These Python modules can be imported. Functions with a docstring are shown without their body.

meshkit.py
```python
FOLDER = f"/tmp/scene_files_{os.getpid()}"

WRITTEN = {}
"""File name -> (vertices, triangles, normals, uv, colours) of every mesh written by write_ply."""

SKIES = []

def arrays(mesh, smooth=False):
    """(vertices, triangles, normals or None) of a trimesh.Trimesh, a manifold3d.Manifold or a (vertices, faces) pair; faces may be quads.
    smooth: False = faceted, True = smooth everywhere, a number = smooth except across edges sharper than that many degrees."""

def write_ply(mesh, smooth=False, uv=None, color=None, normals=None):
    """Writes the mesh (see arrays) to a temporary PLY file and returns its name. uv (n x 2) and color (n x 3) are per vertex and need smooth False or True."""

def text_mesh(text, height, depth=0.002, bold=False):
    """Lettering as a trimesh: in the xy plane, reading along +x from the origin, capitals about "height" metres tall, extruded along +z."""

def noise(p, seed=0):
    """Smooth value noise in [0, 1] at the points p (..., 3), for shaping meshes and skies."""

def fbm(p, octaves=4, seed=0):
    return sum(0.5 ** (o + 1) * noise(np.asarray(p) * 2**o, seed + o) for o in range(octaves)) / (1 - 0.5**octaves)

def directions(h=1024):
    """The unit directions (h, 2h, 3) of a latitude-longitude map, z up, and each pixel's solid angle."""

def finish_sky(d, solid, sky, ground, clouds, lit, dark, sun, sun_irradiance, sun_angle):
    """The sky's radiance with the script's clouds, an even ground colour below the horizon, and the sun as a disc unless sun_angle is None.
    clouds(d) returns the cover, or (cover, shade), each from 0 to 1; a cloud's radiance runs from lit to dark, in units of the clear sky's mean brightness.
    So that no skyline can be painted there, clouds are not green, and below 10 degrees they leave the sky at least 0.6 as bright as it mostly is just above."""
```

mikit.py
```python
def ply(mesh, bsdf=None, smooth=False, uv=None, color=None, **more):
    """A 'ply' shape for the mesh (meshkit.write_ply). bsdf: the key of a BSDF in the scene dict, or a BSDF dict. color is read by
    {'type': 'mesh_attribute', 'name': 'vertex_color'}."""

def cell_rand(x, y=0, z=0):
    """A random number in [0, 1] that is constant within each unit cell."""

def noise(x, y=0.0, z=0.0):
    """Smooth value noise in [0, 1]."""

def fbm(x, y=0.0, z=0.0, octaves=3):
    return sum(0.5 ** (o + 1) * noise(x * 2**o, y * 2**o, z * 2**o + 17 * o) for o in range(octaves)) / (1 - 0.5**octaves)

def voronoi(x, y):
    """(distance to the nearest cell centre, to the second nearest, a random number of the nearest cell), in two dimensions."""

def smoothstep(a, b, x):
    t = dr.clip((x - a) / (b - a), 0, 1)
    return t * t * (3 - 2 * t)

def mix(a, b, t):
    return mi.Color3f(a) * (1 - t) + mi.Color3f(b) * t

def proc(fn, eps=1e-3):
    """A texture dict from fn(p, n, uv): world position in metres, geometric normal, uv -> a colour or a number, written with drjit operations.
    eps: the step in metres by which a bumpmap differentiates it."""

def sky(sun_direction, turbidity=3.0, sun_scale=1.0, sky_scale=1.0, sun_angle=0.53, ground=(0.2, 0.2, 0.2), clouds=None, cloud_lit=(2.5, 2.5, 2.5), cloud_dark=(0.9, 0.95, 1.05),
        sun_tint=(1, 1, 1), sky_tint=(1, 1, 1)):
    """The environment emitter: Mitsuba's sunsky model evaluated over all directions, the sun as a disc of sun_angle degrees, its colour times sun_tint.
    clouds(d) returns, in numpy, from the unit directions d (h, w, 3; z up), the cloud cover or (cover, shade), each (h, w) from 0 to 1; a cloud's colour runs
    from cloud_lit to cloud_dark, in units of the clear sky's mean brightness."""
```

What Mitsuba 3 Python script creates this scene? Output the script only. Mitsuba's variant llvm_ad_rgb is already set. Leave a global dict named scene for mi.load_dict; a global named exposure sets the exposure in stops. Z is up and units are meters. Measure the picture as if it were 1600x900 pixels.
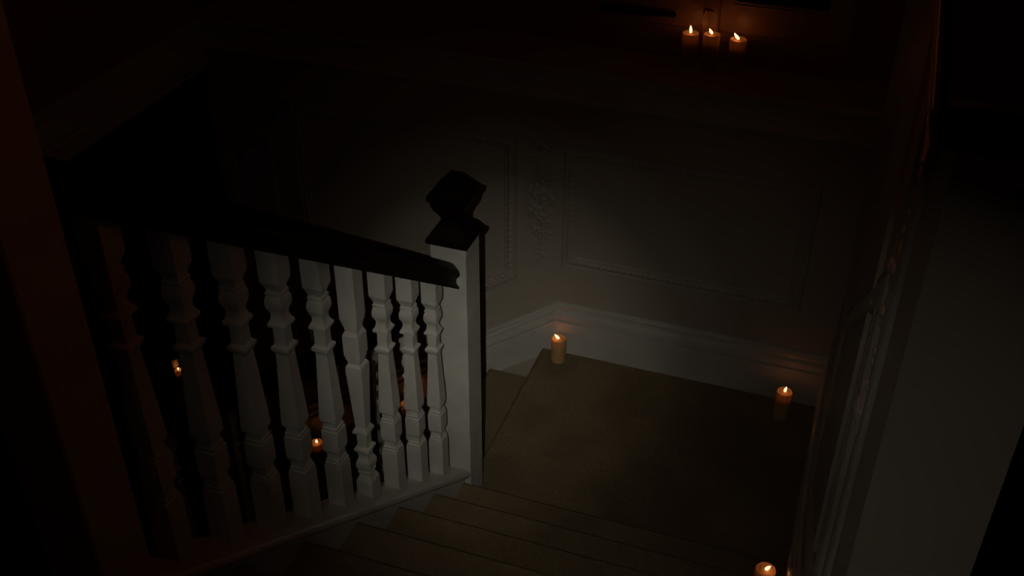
import math
import numpy as np
import trimesh
import drjit as dr
import mitsuba as mi
import mikit
from mikit import proc, noise, fbm, mix, smoothstep

T = mi.ScalarTransform4f
PI = math.pi
scene, labels = {}, {}

# ---------------------------------------------------------------- camera
CAM = np.array([0.0, 0.0, 2.86])
PITCH, YAW, ROLL, FPX = math.radians(34.2), math.radians(19.2), math.radians(0.3), 1690.0
FWD = np.array([-math.sin(YAW) * math.cos(PITCH), math.cos(YAW) * math.cos(PITCH), -math.sin(PITCH)])
R0 = np.array([math.cos(YAW), math.sin(YAW), 0.0])
U0 = np.cross(R0, FWD)
UP = U0 * math.cos(ROLL) - R0 * math.sin(ROLL)
scene['camera'] = {
    'type': 'perspective', 'fov': math.degrees(2 * math.atan(800 / FPX)), 'fov_axis': 'x', 'near_clip': 0.05, 'far_clip': 60.0,
    'to_world': T().look_at(origin=CAM.tolist(), target=(CAM + FWD).tolist(), up=UP.tolist())}

# ---------------------------------------------------------------- light: a weak hand torch held just left of the lens; the candles light themselves
exposure = 0.0
TORCH = np.array([-0.068, -0.023, 2.870])
TORCH_COLOUR = np.array([1.0, 0.95, 0.80])
AIM, STRAY = [-1.03, 2.78, 0.555], [0.04, 1.0, 1.62]  # side, low and stray beams widen the unseen torch towards wall, steps and wall end
for key, power, beam, cutoff, aim in (('torch_core', 5.6, 2.0, 9.8, AIM), ('torch_halo', 1.75, 3.5, 13.0, AIM), ('torch_fringe', 0.26, 8.0, 18.0, AIM), ('torch_side', 0.55, 3.0, 12.0, [-0.42, 3.5, 0.36]), ('torch_low', 0.85, 2.0, 14.0, [-0.48, 1.95, 0.5]), ('torch_stray', 0.27, 3.0, 25.0, STRAY)):
    scene[key] = {'type': 'spot', 'intensity': {'type': 'rgb', 'value': (TORCH_COLOUR * power).tolist()}, 'beam_width': beam, 'cutoff_angle': cutoff,
                  'to_world': T().look_at(origin=TORCH.tolist(), target=aim, up=[0, 0, 1])}
FLAME_RADIANCE = [6.5, 2.1, 0.70]
UNSEEN_LANTERN_RADIANCE = [10.5, 2.4, 0.5]          # unseen lantern over the stairs, placed to redden upper walls and post


# ---------------------------------------------------------------- materials
def rgb(*c):
    return {'type': 'rgb', 'value': list(c)}


def paint_fn(a, b, s):
    def fn(p, n, uv):
        t = fbm(p.x * s, p.y * s, p.z * s, 3)
        return mix(a, b, smoothstep(0.3, 0.75, t))
    return fn


def carpet_fn(p, n, uv):
    big = fbm(p.x * 6, p.y * 6, p.z * 6, 3)
    fine = noise(p.x * 330, p.y * 330, p.z * 330)
    c = mix((0.200, 0.151, 0.092), (0.255, 0.193, 0.117), smoothstep(0.25, 0.75, big))
    return c * (0.72 + 0.5 * fine)


def wood_fn(p, n, uv):
    g = fbm(p.x * 60, p.y * 4, p.z * 60, 3)
    return mix((0.006, 0.003, 0.0022), (0.014, 0.006, 0.004), g)


def board_fn(p, n, uv):
    g = fbm(p.x * 5, p.y * 70, p.z * 20, 3)
    return mix((0.07, 0.035, 0.02), (0.12, 0.06, 0.035), g)


def principled(col, rough, **k):
    return {'type': 'twosided', 'bsdf': {'type': 'principled', 'base_color': col, 'roughness': rough, **k}}


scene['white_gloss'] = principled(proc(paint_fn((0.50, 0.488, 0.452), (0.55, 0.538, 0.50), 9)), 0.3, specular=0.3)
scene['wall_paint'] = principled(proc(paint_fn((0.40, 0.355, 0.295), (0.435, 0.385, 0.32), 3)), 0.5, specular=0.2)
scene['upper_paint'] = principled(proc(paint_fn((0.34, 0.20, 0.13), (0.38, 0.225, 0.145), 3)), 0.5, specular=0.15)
scene['window_paint'] = principled(proc(paint_fn((0.36, 0.22, 0.125), (0.40, 0.25, 0.14), 9)), 0.35, specular=0.3)
scene['ceiling_paint'] = principled(rgb(0.5, 0.46, 0.4), 0.8, specular=0.1)
scene['carpet'] = {'type': 'twosided', 'bsdf': {'type': 'bumpmap', 'tex': proc(lambda p, n, uv: noise(p.x * 260, p.y * 260, p.z * 260)), 'scale': 0.002,
                   'bsdf': {'type': 'diffuse', 'reflectance': proc(carpet_fn)}}}
scene['dark_wood'] = principled(proc(wood_fn), 0.5, specular=0.1)
scene['hall_boards'] = principled(proc(board_fn), 0.45, specular=0.3)
scene['iron'] = principled(rgb(0.012, 0.011, 0.01), 0.45, specular=0.3)
scene['brass'] = principled(rgb(0.5, 0.3, 0.12), 0.4, metallic=0.8)
scene['wax'] = {'type': 'principledthin', 'base_color': rgb(0.70, 0.52, 0.275), 'roughness': 0.6, 'diff_trans': 1.0, 'spec_trans': 0.0}
scene['wax_base'] = principled(rgb(0.7, 0.6, 0.4), 0.6)
scene['char'] = principled(rgb(0.02, 0.015, 0.012), 0.9)
scene['glass'] = {'type': 'thindielectric', 'int_ior': 1.5}
scene['flame_skin'] = {'type': 'diffuse', 'reflectance': rgb(0, 0, 0)}


# ---------------------------------------------------------------- helpers
def box(x0, x1, y0, y1, z0, z1):
    m = trimesh.creation.box((x1 - x0, y1 - y0, z1 - z0))
    m.apply_translation(((x0 + x1) / 2, (y0 + y1) / 2, (z0 + z1) / 2))
    return m


def cbox(x0, x1, y0, y1, z0, z1, c=0.003):
    """A box whose upright edges and top edge are chamfered."""
    def ring(i, z):
        xs, xe, ys, ye = x0 + i, x1 - i, y0 + i, y1 - i
        return np.array([(xs + c, ys, z), (xe - c, ys, z), (xe, ys + c, z), (xe, ye - c, z), (xe - c, ye, z), (xs + c, ye, z), (xs, ye - c, z), (xs, ys + c, z)])
    return loft([ring(0, z0), ring(0, z1 - c), ring(c, z1)])


def loft(rings, caps=True):
    rings = [np.asarray(r, float) for r in rings]
    n, v, f = len(rings[0]), np.vstack(rings), []
    for k in range(len(rings) - 1):
        for i in range(n):
            a, b, c, d = k * n + i, k * n + (i + 1) % n, (k + 1) * n + (i + 1) % n, (k + 1) * n + i
            f += [(a, b, c), (a, c, d)]
    if caps:
        v = np.vstack([v, rings[0].mean(0), rings[-1].mean(0)])
        q, last = len(v) - 2, (len(rings) - 1) * n
        for i in range(n):
            f += [(q, (i + 1) % n, i), (q + 1, last + i, last + (i + 1) % n)]
    m = trimesh.Trimesh(v, np.array(f), process=False)
    if caps:
        trimesh.repair.fix_normals(m)
    return m


def poly_prism(poly, axis, a, b):
    """A 2D outline extruded along an axis: 'x' takes (y, z) points, 'y' takes (x, z), 'z' takes (x, y)."""
    from shapely.geometry import Polygon
    m = trimesh.creation.extrude_polygon(Polygon(poly), b - a)
    v = m.vertices.copy()
    if axis == 'x':
        m.vertices = np.stack([v[:, 2] + a, v[:, 0], v[:, 1]], 1)
    elif axis == 'y':
        m.vertices = np.stack([v[:, 0], v[:, 2] + a, v[:, 1]], 1)
    else:
        m.vertices = v + [0, 0, a]
    trimesh.repair.fix_normals(m)
    return m


def lathe(profile, n=28):
    """profile: (radius, z) from bottom to top; closed on the axis where radius is 0, open elsewhere."""
    a = np.arange(n) * 2 * PI / n
    rings = [np.stack([r * np.cos(a), r * np.sin(a), np.full(n, z)], 1) for r, z in profile]
    return loft(rings, caps=False)


def ell(c, r, sub=2, rot=None):
    m = trimesh.creation.icosphere(subdivisions=sub, radius=1.0)
    m.apply_scale(r)
    if rot is not None:
        m.apply_transform(rot)
    m.apply_translation(c)
    return m


def tube(pts, r, n=8):
    pts = np.asarray(pts, float)
    rings = []
    for i, p in enumerate(pts):
        d = pts[min(i + 1, len(pts) - 1)] - pts[max(i - 1, 0)]
        d /= np.linalg.norm(d)
        u = np.cross(d, [0, 0, 1] if abs(d[2]) < 0.9 else [1, 0, 0])
        u /= np.linalg.norm(u)
        w = np.cross(d, u)
        rr = r[i] if hasattr(r, '__len__') else r
        rings.append([p + rr * (u * math.cos(t) + w * math.sin(t)) for t in np.arange(n) * 2 * PI / n])
    return loft(rings)


def cat(*m):
    return trimesh.util.concatenate([x for y in m for x in (y if isinstance(y, (list, tuple)) else [y])])


def put(key, mesh, bsdf, smooth=30, **more):
    k, i = key, 0
    while k in scene:
        i += 1
        k = f'{key}_{i:03d}'
    scene[k] = mikit.ply(mesh, bsdf, smooth=smooth, **more)
    return k


def tag(key, label=None, category=None, group=None, kind=None):
    labels[key] = {a: b for a, b in (('label', label), ('category', category), ('group', group), ('kind', kind)) if b}


# ---------------------------------------------------------------- dimensions (metres; landing floor is z = 0, window wall faces -y, camera over the origin)
RISE, GOING, RAKE = 0.18, 0.2475, 0.727
Y1 = 2.537                                   # nosing of the first step up from the landing
XL, XR = -1.11, 0.058                        # landing edge over the lower flight, face of the right skirting
YB, YU = 3.604, 3.83                         # dado face, upper wall face
XW = 0.076                                   # right wall face
HALL = -1.80


def nosing(k):
    return Y1 - GOING * (k - 1)


def base_top(y):
    return 0.336 + RAKE * (2.393 - y)


def rail_bottom(y):
    return 1.094 + 0.7315 * (2.393 - y)


# ---------------------------------------------------------------- setting: walls
DADO_TOP = 1.31
put('wall_back__dado', box(-2.63, 0.30, YB, YU + 0.12, HALL, DADO_TOP - 0.012), 'wall_paint')
WX0, WX1, WZ0, WZ1 = -1.10, -0.075, 1.385, 2.75
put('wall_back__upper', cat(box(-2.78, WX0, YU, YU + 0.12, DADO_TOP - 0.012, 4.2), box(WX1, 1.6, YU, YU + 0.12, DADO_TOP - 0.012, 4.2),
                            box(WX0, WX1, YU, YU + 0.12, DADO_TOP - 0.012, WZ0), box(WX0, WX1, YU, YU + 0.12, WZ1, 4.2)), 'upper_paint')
tag('wall_back', 'panelled cream wall behind the landing with plaster mouldings and a ledge under the window', kind='structure')


def run_x(profile, x0, x1, y):
    """A moulding along x on a wall that faces -y: profile of (depth out of the wall, z)."""
    return loft([[(x, y - d, z) for d, z in profile] for x in (x0, x1)])


def run_y(profile, y0, y1, x, sign):
    return loft([[(x + sign * d, y, z) for d, z in profile] for y in (y0, y1)])


CHAIR = [(0, 1.162), (0.012, 1.162), (0.018, 1.168), (0.018, 1.175), (0.010, 1.181), (0.010, 1.19), (0.006, 1.195), (0.006, 1.262), (0.014, 1.268), (0.022, 1.280),
         (0.024, 1.286), (0.040, 1.288), (0.046, 1.294), (0.046, 1.304), (0.041, 1.310), (-0.226, 1.310), (-0.226, 1.297), (0, 1.297)]
put('trim_1', run_x(CHAIR, -2.62, XW, YB), 'white_gloss')
tag('trim_1', 'moulded dado rail and ledge running along the back wall under the window', kind='structure')

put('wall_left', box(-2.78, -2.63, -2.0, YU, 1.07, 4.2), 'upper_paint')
tag('wall_left', 'cream wall on the far left above the dark stairwell opening', kind='structure')
BAND = [(0, 1.066), (0.008, 1.066), (0.016, 1.074), (0.016, 1.092), (0.022, 1.098), (0.026, 1.112), (0.022, 1.126), (0.012, 1.132), (0.012, 1.150), (0.006, 1.156), (0.006, 1.238),
        (0.014, 1.244), (0.026, 1.262), (0.030, 1.276), (0.044, 1.280), (0.050, 1.288), (0.050, 1.300), (0.044, 1.308), (0, 1.310)]
put('trim_2', run_y(BAND, -1.5, YB, -2.63, 1), 'white_gloss')
tag('trim_2', 'deep moulded band along the left wall over the dark opening', kind='structure')

# right wall: waist wall of the stair with a white end face and a dark capping
put('wall_right', poly_prism([(0.212, 0.93), (0.212, YB), (XW, YB), (XW, 0.985), (0.0875, 0.93)], 'z', -0.3, 2.440), 'wall_paint', smooth=False)
tag('wall_right', 'white wall close by on the right whose narrow end face catches the light', kind='structure')


# ---------------------------------------------------------------- window
def frame_boxes(x0, x1, z0, z1, y0, y1, w, wb=None):
    wb = wb or w
    return [box(x0, x0 + w, y0, y1, z0, z1), box(x1 - w, x1, y0, y1, z0, z1), box(x0 + w, x1 - w, y0, y1, z0, z0 + wb), box(x0 + w, x1 - w, y0, y1, z1 - w, z1)]


put('window_1__frame', cat(frame_boxes(WX0, WX1, WZ0, WZ1, YU - 0.012, YU + 0.09, 0.035)), 'window_paint')
put('window_1__sill_board', cat(cbox(WX0 - 0.03, WX1 + 0.02, YU - 0.02, YU + 0.03, 1.312, 1.392, 0.004)), 'window_paint')
XM = -0.572
put('window_1__mullion', cat(cbox(XM - 0.030, XM + 0.030, YU - 0.022, YU + 0.085, 1.388, WZ1 - 0.02, 0.006)), 'window_paint')
for sx0, sx1 in ((WX0 + 0.035, XM - 0.030), (XM + 0.030, WX1 - 0.035)):
    s = put('window_1__sash', cat(frame_boxes(sx0, sx1, 1.42, WZ1 - 0.035, YU + 0.002, YU + 0.05, 0.045, 0.105)), 'window_paint')
    put(s + '__pane', box(sx0 + 0.043, sx1 - 0.043, YU + 0.024, YU + 0.028, 1.523, WZ1 - 0.078), 'glass', smooth=False)
    put(s + '__glazing_bead', cat(frame_boxes(sx0 + 0.043, sx1 - 0.043, 1.522, WZ1 - 0.078, YU + 0.006, YU + 0.03, 0.012)), 'window_paint')
put('window_1__stay', cat(tube([(-0.985, YU - 0.014, 1.466), (-0.93, YU - 0.016, 1.462), (-0.80, YU - 0.016, 1.462), (-0.70, YU - 0.014, 1.464)], [0.012, 0.016, 0.011, 0.006], 10),
                          box(-0.95, -0.93, YU - 0.02, YU + 0.004, 1.452, 1.472), box(-0.72, -0.705, YU - 0.02, YU + 0.004, 1.455, 1.470)), 'iron')
tag('window_1__stay', 'black casement stay bar')
put('window_1__latch', cat(cbox(XM - 0.026, XM - 0.006, YU - 0.045, YU - 0.02, 1.452, 1.500, 0.003), tube([(XM - 0.016, YU - 0.04, 1.500), (XM - 0.012, YU - 0.05, 1.51), (XM + 0.012, YU - 0.05, 1.508)], 0.006)), 'window_paint')
tag('window_1', 'black night window with two casements and a mullion over the candle ledge', kind='structure')


# ---------------------------------------------------------------- skirting
SKIRT = [(0, 0.0), (0.022, 0.0), (0.022, 0.148), (0.020, 0.156), (0.006, 0.158), (0.006, 0.166), (0.017, 0.170), (0.020, 0.180), (0.017, 0.194), (0.005, 0.203), (0.004, 0.218),
         (0.012, 0.222), (0.014, 0.232), (0.010, 0.242), (0, 0.246)]


def skirt_path(pts, wall):
    """A skirting along points (run, z of its foot); wall maps (run, depth, z) to space. The depth stays upright so raked runs mitre by themselves."""
    return loft([[wall(u, d, z + zf) for d, z in SKIRT] for u, zf in pts])


put('baseboard_back', skirt_path([(XW, 0), (-1.057, 0), (-1.057 - 2.2, -RAKE * 2.2)], lambda u, d, z: (u, YB - d, z)), 'white_gloss')
tag('baseboard_back', 'moulded white skirting behind the landing that drops beside the lower flight', kind='structure')
put('baseboard_right', skirt_path([(YB, 0), (Y1 + 0.18, 0), (0.94, RAKE * (Y1 + 0.18 - 0.94))], lambda u, d, z: (XW - d * 0.8, u, z)), 'white_gloss')
tag('baseboard_right', 'white skirting at the foot of the right wall beside the landing', kind='structure')


# ---------------------------------------------------------------- panel mouldings
PANEL = [(-0.002, 0.0), (0.0, 0.009), (0.004, 0.015), (0.009, 0.015), (0.012, 0.007), (0.016, 0.005), (0.021, 0.0075), (0.027, 0.010), (0.033, 0.0095), (0.038, 0.006), (0.042, 0.0045),
         (0.046, 0.0065), (0.050, 0.006), (0.054, 0.0)]


def panel_moulding(corners, place, step=0.0045):
    P = np.array(corners, float)                                # anticlockwise, (u, v)
    n = len(P)

    def inset(d):
        out = []
        for i in range(n):
            a, b, c = P[i - 1], P[i], P[(i + 1) % n]
            e, g = (b - a) / np.linalg.norm(b - a), (c - b) / np.linalg.norm(c - b)
            n1, n2 = np.array([-e[1], e[0]]), np.array([-g[1], g[0]])
            A = np.array([n1, n2])
            out.append(np.linalg.solve(A, [n1 @ (a + n1 * d), n2 @ (b + n2 * d)]))
        return np.array(out)

    rows, base = [], inset(0.027)
    counts = [max(2, int(np.linalg.norm(base[(i + 1) % n] - base[i]) / step)) for i in range(n)]
    cols = []
    for d, h in PANEL:
        C, col = inset(d), []
        for i in range(n):
            a, b = C[i], C[(i + 1) % n]
            L = np.linalg.norm(base[(i + 1) % n] - base[i])
            for k in range(counts[i]):
                t = k / counts[i]
                s = t * L
                hh = h
                if 0.015 < d < 0.040:                           # carved leaf band
                    ph = s / 0.026 + (d - 0.027) * 22
                    hh = h * 0.45 + 0.0115 * abs(math.sin(PI * ph)) ** 0.7 * (1 - ((d - 0.028) / 0.014) ** 2) + 0.001
                elif 0.041 < d < 0.052:
                    hh = h * (0.7 + 0.5 * abs(math.sin(PI * s / 0.011)))
                col.append(place(*(a + (b - a) * t), hh))
        cols.append(col)
    V = np.array(cols)                                          # profile x perimeter x 3
    m, q = V.shape[:2]
    f = []
    for i in range(m - 1):
        for j in range(q):
            a, b, c, d = i * q + j, i * q + (j + 1) % q, (i + 1) * q + (j + 1) % q, (i + 1) * q + j
            f += [(a, b, c), (a, c, d)]
    mesh = trimesh.Trimesh(V.reshape(-1, 3), np.array(f), process=False)
    trimesh.repair.fix_normals(mesh)
    return mesh


on_back = lambda u, v, h: (u, YB - h, v)                        # noqa: E731
drop = lambda x: 0.327 - RAKE * (-1.236 - x)                    # noqa: E731
put('wall_back__panel_moulding', panel_moulding([(-1.038, 0.43), (-0.072, 0.43), (-0.072, 0.98), (-1.038, 0.98)], on_back), 'wall_paint', smooth=50)
put('wall_back__panel_moulding', panel_moulding([(-2.232, drop(-2.232)), (-1.236, 0.327), (-1.236, 0.98), (-2.232, 0.98)], on_back), 'wall_paint', smooth=50)
put('wall_back__panel_moulding', panel_moulding([(-2.60, drop(-2.60)), (-2.345, drop(-2.345)), (-2.345, 0.83), (-2.60, 0.83)], on_back), 'wall_paint', smooth=50)


# ---------------------------------------------------------------- carved plaster drops
def flower(place, u, v, r, petals=5, turn=0.0):
    out = [ell((0, 0, 0.55 * r), (0.34 * r, 0.34 * r, 0.34 * r), 2)]
    for k in range(petals):
        a = turn + 2 * PI * k / petals
        rot = trimesh.transformations.rotation_matrix(a, [0, 0, 1])
        m = ell((0.55 * r, 0, 0.25 * r), (0.46 * r, 0.36 * r, 0.26 * r), 2)
        m.apply_transform(rot)
        out.append(m)
    return warp(cat(out), place, u, v)


def warp(m, place, u, v):
    m.vertices = np.array([place(u + p[0], v + p[1], max(p[2], 0)) for p in m.vertices])
    return m


def leaf(place, u, v, length, angle, w=0.36):
    m = ell((length / 2, 0, 0.10 * length), (length / 2, length * w / 2, 0.13 * length), 2)
    m.apply_transform(trimesh.transformations.rotation_matrix(angle, [0, 0, 1]))
    return warp(m, place, u, v)


def flower_drop(key, place, u, top, s=1.0):
    """Ribbon bow, hanging flowers and leaves down a pilaster strip, about 0.6 m long."""
    bow = []
    for sg in (-1, 1):
        loop = [(sg * s * (0.004 + 0.046 * math.sin(t)), s * (0.020 * math.sin(2 * t) * 0.9 - 0.004 + 0.012 * math.sin(t)), 0.006) for t in np.linspace(0.05, PI - 0.05, 14)]
        bow.append(warp(tube(loop, 0.007 * s), place, u, top - 0.035 * s))
        tail = [(sg * s * (0.004 + 0.036 * t), s * (-0.02 * t - 0.012 * math.sin(5 * t)), 0.005) for t in np.linspace(0, 1, 8)]
        bow.append(warp(tube(tail, [0.005 * s] * 7 + [0.002 * s]), place, u, top - 0.05 * s))
    bow.append(warp(ell((0, 0, 0.006), (0.009 * s, 0.012 * s, 0.009)), place, u, top - 0.038 * s))
    put(key + '__bow', cat(bow), 'wall_paint', smooth=50)
    stem = [(0.004 * s * math.sin(9 * t), -t * 0.53 * s, 0.003) for t in np.linspace(0.0, 1, 16)]
    put(key + '__stem', warp(tube(stem, 0.003 * s), place, u, top - 0.05 * s), 'wall_paint', smooth=50)
    for du, dv, r, n in ((-0.004, 0.135, 0.020, 5), (0.006, 0.175, 0.024, 6), (-0.020, 0.240, 0.030, 6), (0.020, 0.258, 0.037, 7), (-0.014, 0.335, 0.033, 6), (0.014, 0.372, 0.026, 5),
                         (-0.010, 0.430, 0.023, 6), (0.010, 0.470, 0.021, 5), (-0.006, 0.520, 0.018, 5), (0.002, 0.560, 0.014, 5)):
        put(key + '__flower', flower(place, u + du * s, top - dv * s, r * 1.28 * s, n, du * 90), 'wall_paint', smooth=50)
    for du, dv, L, a in ((-0.012, 0.10, 0.045, 3.5), (0.014, 0.11, 0.045, -0.4), (0.02, 0.21, 0.05, 0.4), (-0.03, 0.29, 0.04, 3.9), (0.03, 0.32, 0.045, -0.7), (-0.02, 0.40, 0.04, 3.6),
                         (0.014, 0.42, 0.042, -0.3), (-0.012, 0.49, 0.035, 3.7), (0.01, 0.53, 0.032, -0.8), (0.0, 0.575, 0.03, -1.6)):
        put(key + '__leaf', leaf(place, u + du * s, top - dv * s, L * 1.1 * s, a), 'wall_paint', smooth=50)


flower_drop('wall_back__carved_drop', on_back, -1.134, 1.005)
labels['wall_back__carved_drop'] = {'label': 'carved plaster bow with hanging flowers between the panels'}

# the right wall's own mouldings, seen edge-on
on_right = lambda u, v, h: (XW - h * 0.55, u, v)                       # noqa: E731  (u = y)
put('wall_right__panel_moulding', panel_moulding([(2.62, 0.43), (2.62, 0.98), (3.45, 0.98), (3.45, 0.43)], on_right), 'wall_paint', smooth=50)
zr = lambda y, h: RAKE * (Y1 + 0.18 - y) + h                    # noqa: E731
put('wall_right__panel_moulding', panel_moulding([(1.26, zr(1.26, 0.43)), (1.26, zr(1.26, 0.98)), (2.48, zr(2.48, 0.98)), (2.48, zr(2.48, 0.43))], on_right), 'wall_paint', smooth=50)
PIL = [(0.0, -0.028), (0.006, -0.027), (0.006, -0.020), (0.003, -0.017), (0.003, -0.006), (0.0065, -0.003), (0.0065, 0.006), (0.003, 0.009), (0.003, 0.017), (0.006, 0.020), (0.006, 0.027), (0.0, 0.028)]
put('wall_right__pilaster_strip', loft([[(XW - d, 1.025 + a, z) for d, a in PIL] for z in (1.42, 2.36)]), 'wall_paint')
for yy in (1.17, 1.44):
    put('wall_right__pilaster_strip', loft([[(XW - d * 1.1, yy + a * 0.5, z) for d, a in PIL] for z in (1.40, 2.36)]), 'wall_paint')
put('wall_right__pilaster_block', cat(cbox(XW - 0.009, XW + 0.004, 1.06, 1.13, 1.985, 2.02, 0.003), ell((XW - 0.008, 1.09, 2.003), (0.006, 0.02, 0.014))), 'white_gloss')
flower_drop('wall_right__carved_drop', on_right, 1.09, 2.36, 0.62)
labels['wall_right__carved_drop'] = {'label': 'small carved plaster drop seen edge-on on the right wall'}
put('wall_right__cornice', run_y([(0, 2.372), (0.006, 2.374), (0.010, 2.384), (0.004, 2.398), (0.010, 2.412), (0.014, 2.428), (0.014, 2.4395), (0, 2.4395)], 0.99, YB, XW, -1), 'wall_paint')

cap = [(0.062, 2.452), (0.064, 2.446), (0.072, 2.4415), (0.225, 2.4415), (0.235, 2.446), (0.238, 2.455), (0.238, 2.476), (0.232, 2.486), (0.222, 2.490), (0.080, 2.490), (0.068, 2.487), (0.062, 2.478)]
capc = np.array(cap).mean(0)
cap_rings = []
for y, q in ((0.893, 0.62), (0.894, 0.80), (0.899, 0.93), (0.908, 1.0), (YB - 0.03, 1.0)):
    cap_rings.append([(capc[0] + (x - capc[0]) * (0.86 + 0.14 * q), y, capc[1] + (z - capc[1]) * q) for x, z in cap])
put('wall_capping', loft(cap_rings), 'dark_wood')
tag('wall_capping', 'black glossy wooden capping with a rounded end on top of the right wall', 'capping')
put('wall_right__screw', ell((0.1455, 0.929, 2.398), (0.004, 0.003, 0.004)), 'iron')
tag('wall_right__screw', 'small dark screw head')

# ---------------------------------------------------------------- stairs
def step_profile(front, back, top, thick=0.03):
    """Bull-nosed tread with its riser below, as (run, z): front is the nosing."""
    r = thick / 2
    arc = [(front - r + r * math.cos(t), top - r + r * math.sin(t)) for t in np.linspace(PI / 2, -PI / 2, 9)]
    return [(back, top)] + arc + [(front - 0.028, top - thick), (front - 0.028, top - RISE + 0.0005), (back, top - RISE + 0.0005)]


def bevel_ends(outline, a, b, place, c=0.006):
    P = np.array(outline)
    ctr = P.mean(0)
    ring = lambda u, s: [place(u, *p) for p in (P + (ctr - P) / np.linalg.norm(ctr - P, axis=1, keepdims=True) * s)]   # noqa: E731
    return loft([ring(a, c), ring(a + c, 0), ring(b - c, 0), ring(b, c)])


for k in range(1, 8):
    prof = step_profile(nosing(k), nosing(k + 1) - 0.0285, RISE * k)
    m = poly_prism(prof, 'x', -1.056 if k < 7 else -1.039, XR + 0.004)
    put('staircase__step', m, 'carpet', smooth=25)
low = base_top(0.90)
put('staircase__string', poly_prism([(2.55, base_top(2.55) - 0.031), (1.042, base_top(1.042) - 0.031), (1.042, base_top(1.042) - 0.52), (2.30, -0.2), (2.55, -0.2)], 'x', -1.138, -1.057), 'white_gloss')
tag('staircase__string', 'white painted side string')
tag('staircase', 'brown carpeted upper flight of stairs descending to the landing', 'staircase')

r_ = 0.016
arc = [(XL + r_ - r_ * math.cos(t), -r_ + r_ * math.sin(t)) for t in np.linspace(PI / 2, -PI / 2, 9)]
land = poly_prism([(XR + 0.004, 0.0)] + arc + [(XL + 0.028, -2 * r_), (XL + 0.028, -RISE + 0.0005), (XR + 0.004, -RISE + 0.0005)], 'y', 2.668, YB - 0.0225)
put('floor_landing', cat(land, box(-1.036, XR + 0.004, Y1 - 0.027, 2.668, -RISE + 0.0005, 0.0)), 'carpet', smooth=25)
tag('floor_landing', 'brown carpeted landing floor under the window wall', kind='structure')

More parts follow.
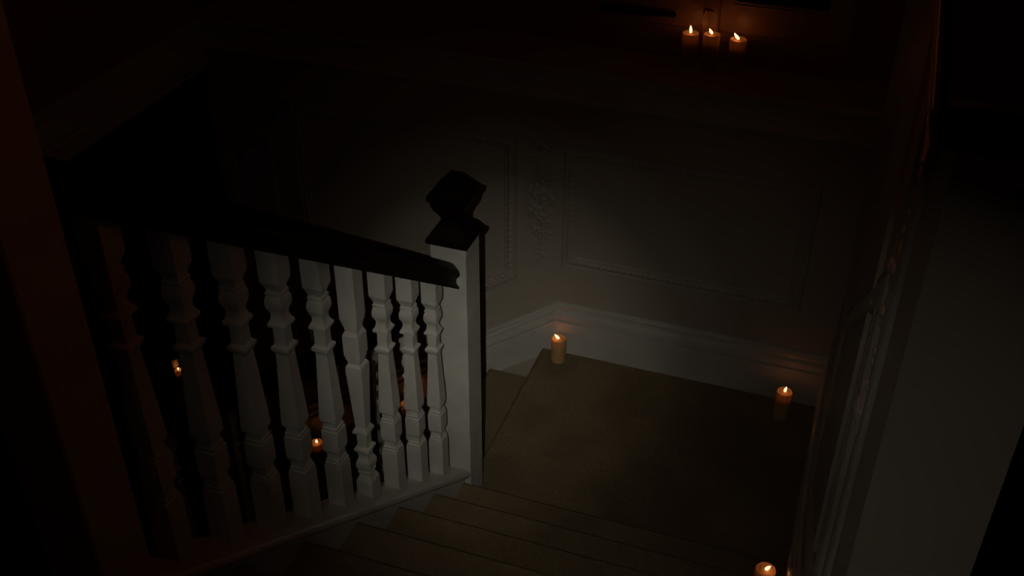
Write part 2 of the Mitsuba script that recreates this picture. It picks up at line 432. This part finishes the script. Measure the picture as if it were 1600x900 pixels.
for j in range(1, 11):
    # the nosing looks to -x here: mirror the run
    f = XL - GOING * j
    prof = [(f - a, z) for a, z in step_profile(0.0, -GOING - 0.0285, -RISE * j)]
    put('staircase_001__step', poly_prism(prof, 'y', 2.668, YB - 0.0225), 'carpet', smooth=25)
put('staircase_001__string', poly_prism([(-1.155, 0.015), (-2.858, 0.015 - RAKE * 1.703), (-2.858, -0.34 - RAKE * 1.703), (-1.155, -0.36)], 'y', 2.572, 2.667), 'white_gloss')
tag('staircase_001__string', 'white painted side string')
tag('staircase_001', 'brown carpeted lower flight turning left from the landing along the back wall', 'staircase')

# ---------------------------------------------------------------- newel post at the landing
NX0, NX1, NY0, NY1, NZ = -1.154, -1.037, 2.551, 2.666, 1.131
put('newel_post__shaft', cbox(NX0, NX1, NY0, NY1, -0.30, NZ, 0.002), 'white_gloss', smooth=20)
ncx, ncy = (NX0 + NX1) / 2, (NY0 + NY1) / 2


def square_loft(profile, cx, cy, shear=None):
    rings = []
    for z, w in profile:
        h = w / 2
        rings.append([(cx + a * h, cy + b * h, z + (shear(b * h, z) if shear else 0)) for a, b in ((-1, -1), (1, -1), (1, 1), (-1, 1))])
    return loft(rings)


put('newel_post__cap', square_loft([(NZ - 0.004, 0.118), (NZ - 0.003, 0.128), (NZ + 0.002, 0.135), (NZ + 0.010, 0.137), (NZ + 0.016, 0.133), (NZ + 0.018, 0.124), (NZ + 0.028, 0.112), (NZ + 0.042, 0.094), (NZ + 0.052, 0.078), (NZ + 0.056, 0.066)], ncx, ncy), 'dark_wood')
FIN = [(0.056, 0.060), (0.080, 0.062), (0.094, 0.078), (0.110, 0.097), (0.127, 0.107), (0.139, 0.109), (0.141, 0.119), (0.147, 0.124), (0.157, 0.124), (0.162, 0.119), (0.164, 0.109), (0.219, 0.024), (0.225, 0.010)]
put('newel_post__finial', square_loft([(NZ + z, w) for z, w in FIN], ncx, ncy), 'dark_wood')
tag('newel_post', 'square white newel post with a black cap and pyramid finial at the landing', 'newel post')
tag('newel_post__cap', 'black moulded cap')
tag('newel_post__finial', 'black square finial with a pyramid top')

put('post', cbox(-1.156, -1.040, 0.925, 1.040, 1.083, 4.195, 0.004), 'white_gloss', smooth=20)
tag('post', 'tall plain white post in deep shadow at the left end of the balustrade', 'post')

# ---------------------------------------------------------------- balustrade
BAL_A = [(0.0, .0535), (.0055, .0484), (.1500, .048), (.1560, .0445), (.1625, .0445), (.1640, .0390), (.1725, .0390), (.1745, .0345), (.1890, .0338),
         (.1990, .0430), (.2050, .0455), (.2620, .0455), (.2680, .0440), (.2695, .0400), (.2780, .0400), (.2800, .0350), (.2915, .0335), (.3000, .0440), (.3080, .0456), (.3200, .0452), (.5040, .0300)]
BAL_B = [(.5345, .0300), (.5400, .0288), (.5810, .0280)]
BAL_D = [(.6640, .0330), (.6650, .0372), (.6715, .0372), (.6735, .0325), (.6800, .0325), (.7000, .0478), (.7040, .048)]


def curve(knots, step=0.0022):
    """A rounded run of the profile through its knots (z, width)."""
    from scipy.interpolate import PchipInterpolator
    z, w = np.array(knots).T
    q = np.linspace(z[0], z[-1], max(3, int((z[-1] - z[0]) / step)))
    return list(zip(q, PchipInterpolator(z, w)(q)))


BAL = (BAL_A + curve([(.5065, .0300), (.5120, .0345), (.5190, .0425), (.5230, .0436)]) + [(.5270, .0436)] + curve([(.5275, .0425), (.5300, .0360), (.5340, .0305)]) + BAL_B
       + [(.5820, .0430), (.5835, .0442), (.5900, .0442)] + curve([(.5905, .0430), (.5960, .0360), (.6030, .0308), (.6110, .0286), (.6190, .0308), (.6270, .0375), (.6360, .0420), (.6450, .0428), (.6540, .0405), (.6635, .0332)]) + BAL_D)
TOPZ = 0.768


def baluster(s0, z0, axis, flipped=False, L=TOPZ):
    """A square-section turned-profile baluster; its ends are cut to the rake. axis 'y' for the upper flight, 'x' for the lower."""
    prof = BAL + [(L, .048)]
    if flipped:
        prof = [(0.0, .0535), (.0055, .0484)] + [(L - z, w) for z, w in reversed(prof[2:-1])] + [(L, .048)]
    rings = []
    for i, (z, w) in enumerate(prof):
        h = w / 2
        end = i in (0, len(prof) - 1)
        ring = []
        for a, b in ((-1, -1), (1, -1), (1, 1), (-1, 1)):
            if axis == 'y':
                ring.append((-1.094 + a * h, s0 + b * h, z0 + z - (RAKE * b * h if end else 0)))
            else:
                ring.append((s0 + a * h, 2.608 + b * h, z0 + z + (RAKE * a * h if end else 0)))
        rings.append(ring)
    return loft(rings)


YBAL = [2.417, 2.2545, 2.0955, 1.9345, 1.7845, 1.6235, 1.4745, 1.317, 1.160]
for i, y in enumerate(YBAL):
    k = put('balustrade__baluster', baluster(y, base_top(y), 'y', flipped=(i == 3)), 'white_gloss', smooth=18)
    if i == 3:
        tag(k, 'baluster fitted upside down')

HAND = [(-0.034, 0.0), (0.034, 0.0), (0.036, 0.003), (0.036, 0.009), (0.030, 0.013), (0.0275, 0.019), (0.0265, 0.027), (0.0275, 0.035), (0.031, 0.041), (0.036, 0.045), (0.0385, 0.051), (0.0385, 0.060), (0.036, 0.068),
        (0.031, 0.075), (0.026, 0.079), (0.024, 0.084), (0.016, 0.091), (0.006, 0.094)]
HAND = HAND + [(-x, z) for x, z in reversed(HAND[2:])]


def rail_y(prof, ys, zf, cx):
    return loft([[(cx + x, y, zf(y) + z) for x, z in prof] for y in ys])


put('balustrade__handrail', rail_y(HAND, np.linspace(1.041, 2.550, 2), lambda y: rail_bottom(y) + 0.001, -1.096), 'dark_wood', smooth=40)
tag('balustrade__handrail', 'black moulded handrail')


def plan_outline(i):
    """Plan of the base rail inset by i, with a rounded corner where it returns to the newel."""
    R = 0.030
    x0, x1, y0, y1 = -1.150 + i, -1.028 - i, 1.041, 2.5495
    pts = [(x0, y0), (x1, y0)]
    cx, cy = -1.028 - R, y1 - R
    pts += [(cx + (R - i) * math.cos(t), cy + (R - 0.4 * i) * math.sin(t)) for t in np.linspace(0, PI / 2, 10)]
    return pts + [(x0, y1)]


layers = [(0.010, -0.030), (0.006, -0.027), (0.0035, -0.024), (0.001, -0.019), (0.0, -0.014), (0.001, -0.008), (0.0035, -0.004), (0.008, -0.0012), (0.012, 0.0)]
put('balustrade__base_rail', loft([[(x, y, base_top(y) + z - 0.0005) for x, y in plan_outline(i)] for i, z in layers]), 'white_gloss', smooth=40)
put('balustrade__scotia', rail_y([(0.0035, -0.046), (0.004, -0.046), (0.005, -0.041), (0.009, -0.036), (0.015, -0.033), (0.016, -0.0308), (0.0035, -0.0308)], (1.042, 2.505), base_top, -1.060), 'white_gloss', smooth=40)
pins = [ell((-1.0435, y, base_top(y) - 0.036), (0.0024, 0.004, 0.0022), 1) for y in np.arange(1.55, 2.46, 0.112)]
for p in pins:
    put('balustrade__nail_head', p, 'white_gloss', smooth=True)
tag('balustrade', 'white painted balustrade with square carved balusters beside the upper flight', 'balustrade')

# the lower flight's own balustrade goes down to the left from the newel
lz = lambda x: 0.045 - RAKE * (-1.155 - x)                      # noqa: E731
for i in range(10):
    x = -1.272 - 0.157 * i
    put('balustrade_001__baluster', baluster(x, lz(x), 'x'), 'white_gloss', smooth=25)
put('balustrade_001__handrail', loft([[(x, 2.608 + a, lz(x) + TOPZ + z + 0.001) for a, z in HAND] for x in (-1.1545, -2.859)]), 'dark_wood', smooth=40)
put('balustrade_001__base_rail', loft([[(x, 2.608 + a, lz(x) + z) for a, z in ((-0.05, -0.028), (0.05, -0.028), (0.058, -0.02), (0.058, -0.008), (0.05, -0.0005), (-0.05, -0.0005), (-0.058, -0.008), (-0.058, -0.02))] for x in (-1.1545, -2.859)]), 'white_gloss', smooth=40)
tag('balustrade_001__handrail', 'dark handrail')
tag('balustrade_001', 'balustrade of the lower flight glimpsed in the dark between the upper balusters', 'balustrade')
put('newel_post_001__shaft', cbox(-2.975, -2.86, 2.55, 2.666, HALL, lz(-2.92) + 0.97, 0.003), 'white_gloss', smooth=20)
put('newel_post_001__cap', square_loft([(lz(-2.92) + 0.97, 0.118), (lz(-2.92) + 0.98, 0.135), (lz(-2.92) + 0.99, 0.13), (lz(-2.92) + 1.02, 0.06), (lz(-2.92) + 1.06, 0.11), (lz(-2.92) + 1.09, 0.12), (lz(-2.92) + 1.15, 0.02)], -2.9175, 2.608), 'dark_wood')
tag('newel_post_001', 'newel post at the foot of the lower balustrade in the dark', 'newel post')

# ---------------------------------------------------------------- the rest of the shell
put('floor_upper', box(-1.156, 1.6, -2.0, nosing(8), RISE * 8 - 0.25, RISE * 8), 'carpet', smooth=False)
tag('floor_upper', 'carpeted upper hall floor', kind='structure')
put('floor_lower', box(-6.2, 0.3, -2.0, 6.4, HALL - 0.1, HALL), 'hall_boards', smooth=False)
tag('floor_lower', 'dark board floor of the lower hall', kind='structure')
put('ceiling', box(-2.78, 1.75, -2.15, YU + 0.12, 4.2, 4.3), 'ceiling_paint', smooth=False)
tag('ceiling', 'plain ceiling over the stairwell', kind='structure')
put('ceiling_lower', box(-6.2, -2.79, -2.0, 6.4, 1.07, 1.17), 'ceiling_paint', smooth=False)
tag('ceiling_lower', 'plain ceiling of the lower hall', kind='structure')
put('wall_front', box(-2.78, 1.75, -2.15, -2.0, HALL, 4.2), 'wall_paint', smooth=False)
tag('wall_front', 'plain wall at the near end of the stairwell', kind='structure')
put('wall_side', box(1.6, 1.75, -2.0, YU, 1.19, 4.2), 'wall_paint', smooth=False)
tag('wall_side', 'plain wall of the upper hall', kind='structure')
put('wall_lower', cat(box(-6.35, -6.2, -2.0, 6.4, HALL, 1.17), box(-6.35, -2.63, 6.4, 6.55, HALL, 1.17)), 'wall_paint', smooth=False)
tag('wall_lower', 'far walls of the lower hall', kind='structure')


# ---------------------------------------------------------------- candles
def candle(label, base, r=0.0315, h=0.115, tilt=(0, 0), flame=(0.0058, 0.026), group=None, lit=True, pool=0.006, n=28, wax='wax'):
    """A pillar candle: translucent wax shell with a melt pool, wick and flame. tilt leans the flame (x, y) per unit height."""
    key, i = 'pillar_candle', 0
    while key + '__wax_body' in scene:
        i += 1
        key = f'pillar_candle_{i:03d}'
    x, y, z = base
    rim = [(r * 0.985, 0.0008), (r, 0.004), (r, h * 0.5), (r, h - 0.005), (r * 0.985, h - 0.0018), (r * 0.94, h), (r * 0.89, h - 0.0012), (r * 0.84, h - pool * 0.7), (r * 0.70, h - pool), (r * 0.3, h - pool * 1.08), (0.0002, h - pool * 1.1)]
    m = lathe(rim, n)
    m.apply_translation((x, y, z))
    put(key + '__wax_body', m, wax, smooth=40)
    hidden_core = lathe([(0.0002, 0.002), (r * 0.9, 0.002), (r * 0.92, h - 0.042), (r * 0.82, h - 0.030), (r * 0.55, h - 0.021), (0.0002, h - 0.016)], n)  # unseen inside the shell; opaque so the flame glow stays near the rim
    hidden_core.apply_translation((x, y, z))
    put(key + '__hidden_core', hidden_core, 'wax_base', smooth=40)
    foot = trimesh.creation.cylinder(radius=r * 0.97, height=0.0016, sections=n)
    foot.apply_translation((x, y, z + 0.0009))
    put(key + '__foot', foot, 'wax_base', smooth=30)
    wz = h - pool * 1.1
    tx, ty = tilt
    wick = [(x, y, z + wz - 0.002), (x, y, z + wz + 0.004), (x + tx * 0.003, y + ty * 0.003, z + wz + 0.009)]
    put(key + '__wick', tube(wick, 0.0009, 6), 'char', smooth=True)
    if lit:
        fr, fl = flame
        prof = [(0.0001, 0.0), (0.45, 0.05), (0.75, 0.13), (0.95, 0.25), (1.0, 0.36), (0.93, 0.50), (0.74, 0.65), (0.48, 0.80), (0.22, 0.92), (0.01, 1.0)]
        f = lathe([(a * fr, b * fl) for a, b in prof], 14)
        v = f.vertices
        k = v[:, 2] + 0.25 * v[:, 2] ** 2 / fl
        f.vertices = np.stack([v[:, 0] + tx * k + x, v[:, 1] + ty * k + y, v[:, 2] + z + wz + 0.0045], 1)
        trimesh.repair.fix_normals(f)
        put(key + '__flame', f, 'flame_skin', smooth=True, emitter={'type': 'area', 'radiance': {'type': 'rgb', 'value': FLAME_RADIANCE}})
    tag(key, label, 'candle', group)
    return key


candle('lit cream pillar candle on the landing at the left corner of the skirting', (-1.017, 3.525, 0.0005), h=0.113, tilt=(-0.75, 0), flame=(0.0072, 0.020))
candle('lit pillar candle on the dark landing near the right wall', (-0.068, 3.475, 0.0005), h=0.127, tilt=(0.10, 0), flame=(0.0058, 0.028))
candle('lit pillar candle at the bottom edge of the picture on the first step', (-0.004, 2.376, RISE + 0.0005), h=0.122, tilt=(0.42, 0), flame=(0.0064, 0.023))
SILL = 'candles on the window ledge'
candle('tall-flamed pillar candle, left one of three on the window ledge', (-0.628, 3.750, DADO_TOP + 0.0005), r=0.0305, h=0.120, tilt=(-0.06, 0), flame=(0.0056, 0.031), group=SILL)
candle('middle pillar candle of three on the window ledge below the mullion', (-0.550, 3.742, DADO_TOP + 0.0005), r=0.0305, h=0.128, tilt=(-0.45, 0), flame=(0.0064, 0.020), group=SILL, pool=0.004)
candle('pillar candle standing apart, right one of three on the window ledge', (-0.455, 3.750, DADO_TOP + 0.0005), r=0.0305, h=0.119, tilt=(-0.62, 0), flame=(0.0070, 0.024), group=SILL)
candle('lit pillar candle on the lower flight, seen between fourth and fifth balusters from the left', (-2.232, 3.47, -5 * RISE + 0.0005), h=0.10, tilt=(0, 0), flame=(0.0062, 0.022))
candle('orange candle on the lower flight glimpsed low between two balusters near the newel', (-1.735, 3.50, -3 * RISE + 0.0005), h=0.11, tilt=(0, 0), flame=(0.0058, 0.024))
candle('small lit candle far below in the hall behind the second baluster', (-4.02, 4.68, HALL + 0.0005), r=0.026, h=0.075, tilt=(0, 0), flame=(0.0065, 0.022))
candle('taller unlit candle beside the small lit one in the lower hall', (-4.070, 4.716, HALL + 0.0005), r=0.026, h=0.135, wax='wax_base', lit=False)

# ---------------------------------------------------------------- unseen lantern above the view, lights upper walls and left post red
put('unseen_lantern__globe', ell((-0.1, 1.25, 3.30), (0.05, 0.05, 0.05), 2), 'flame_skin', smooth=True, emitter={'type': 'area', 'radiance': {'type': 'rgb', 'value': UNSEEN_LANTERN_RADIANCE}})
put('unseen_lantern__chain', cat(tube([(-0.1, 1.25, 3.35), (-0.1, 1.25, 4.199)], 0.005), ell((-0.1, 1.25, 3.355), (0.03, 0.03, 0.012)), ell((-0.1, 1.25, 4.19), (0.045, 0.045, 0.009))), 'brass')
tag('unseen_lantern', 'unseen dim red lantern, out of view above the stairs, lighting the upper walls and post', 'lantern')
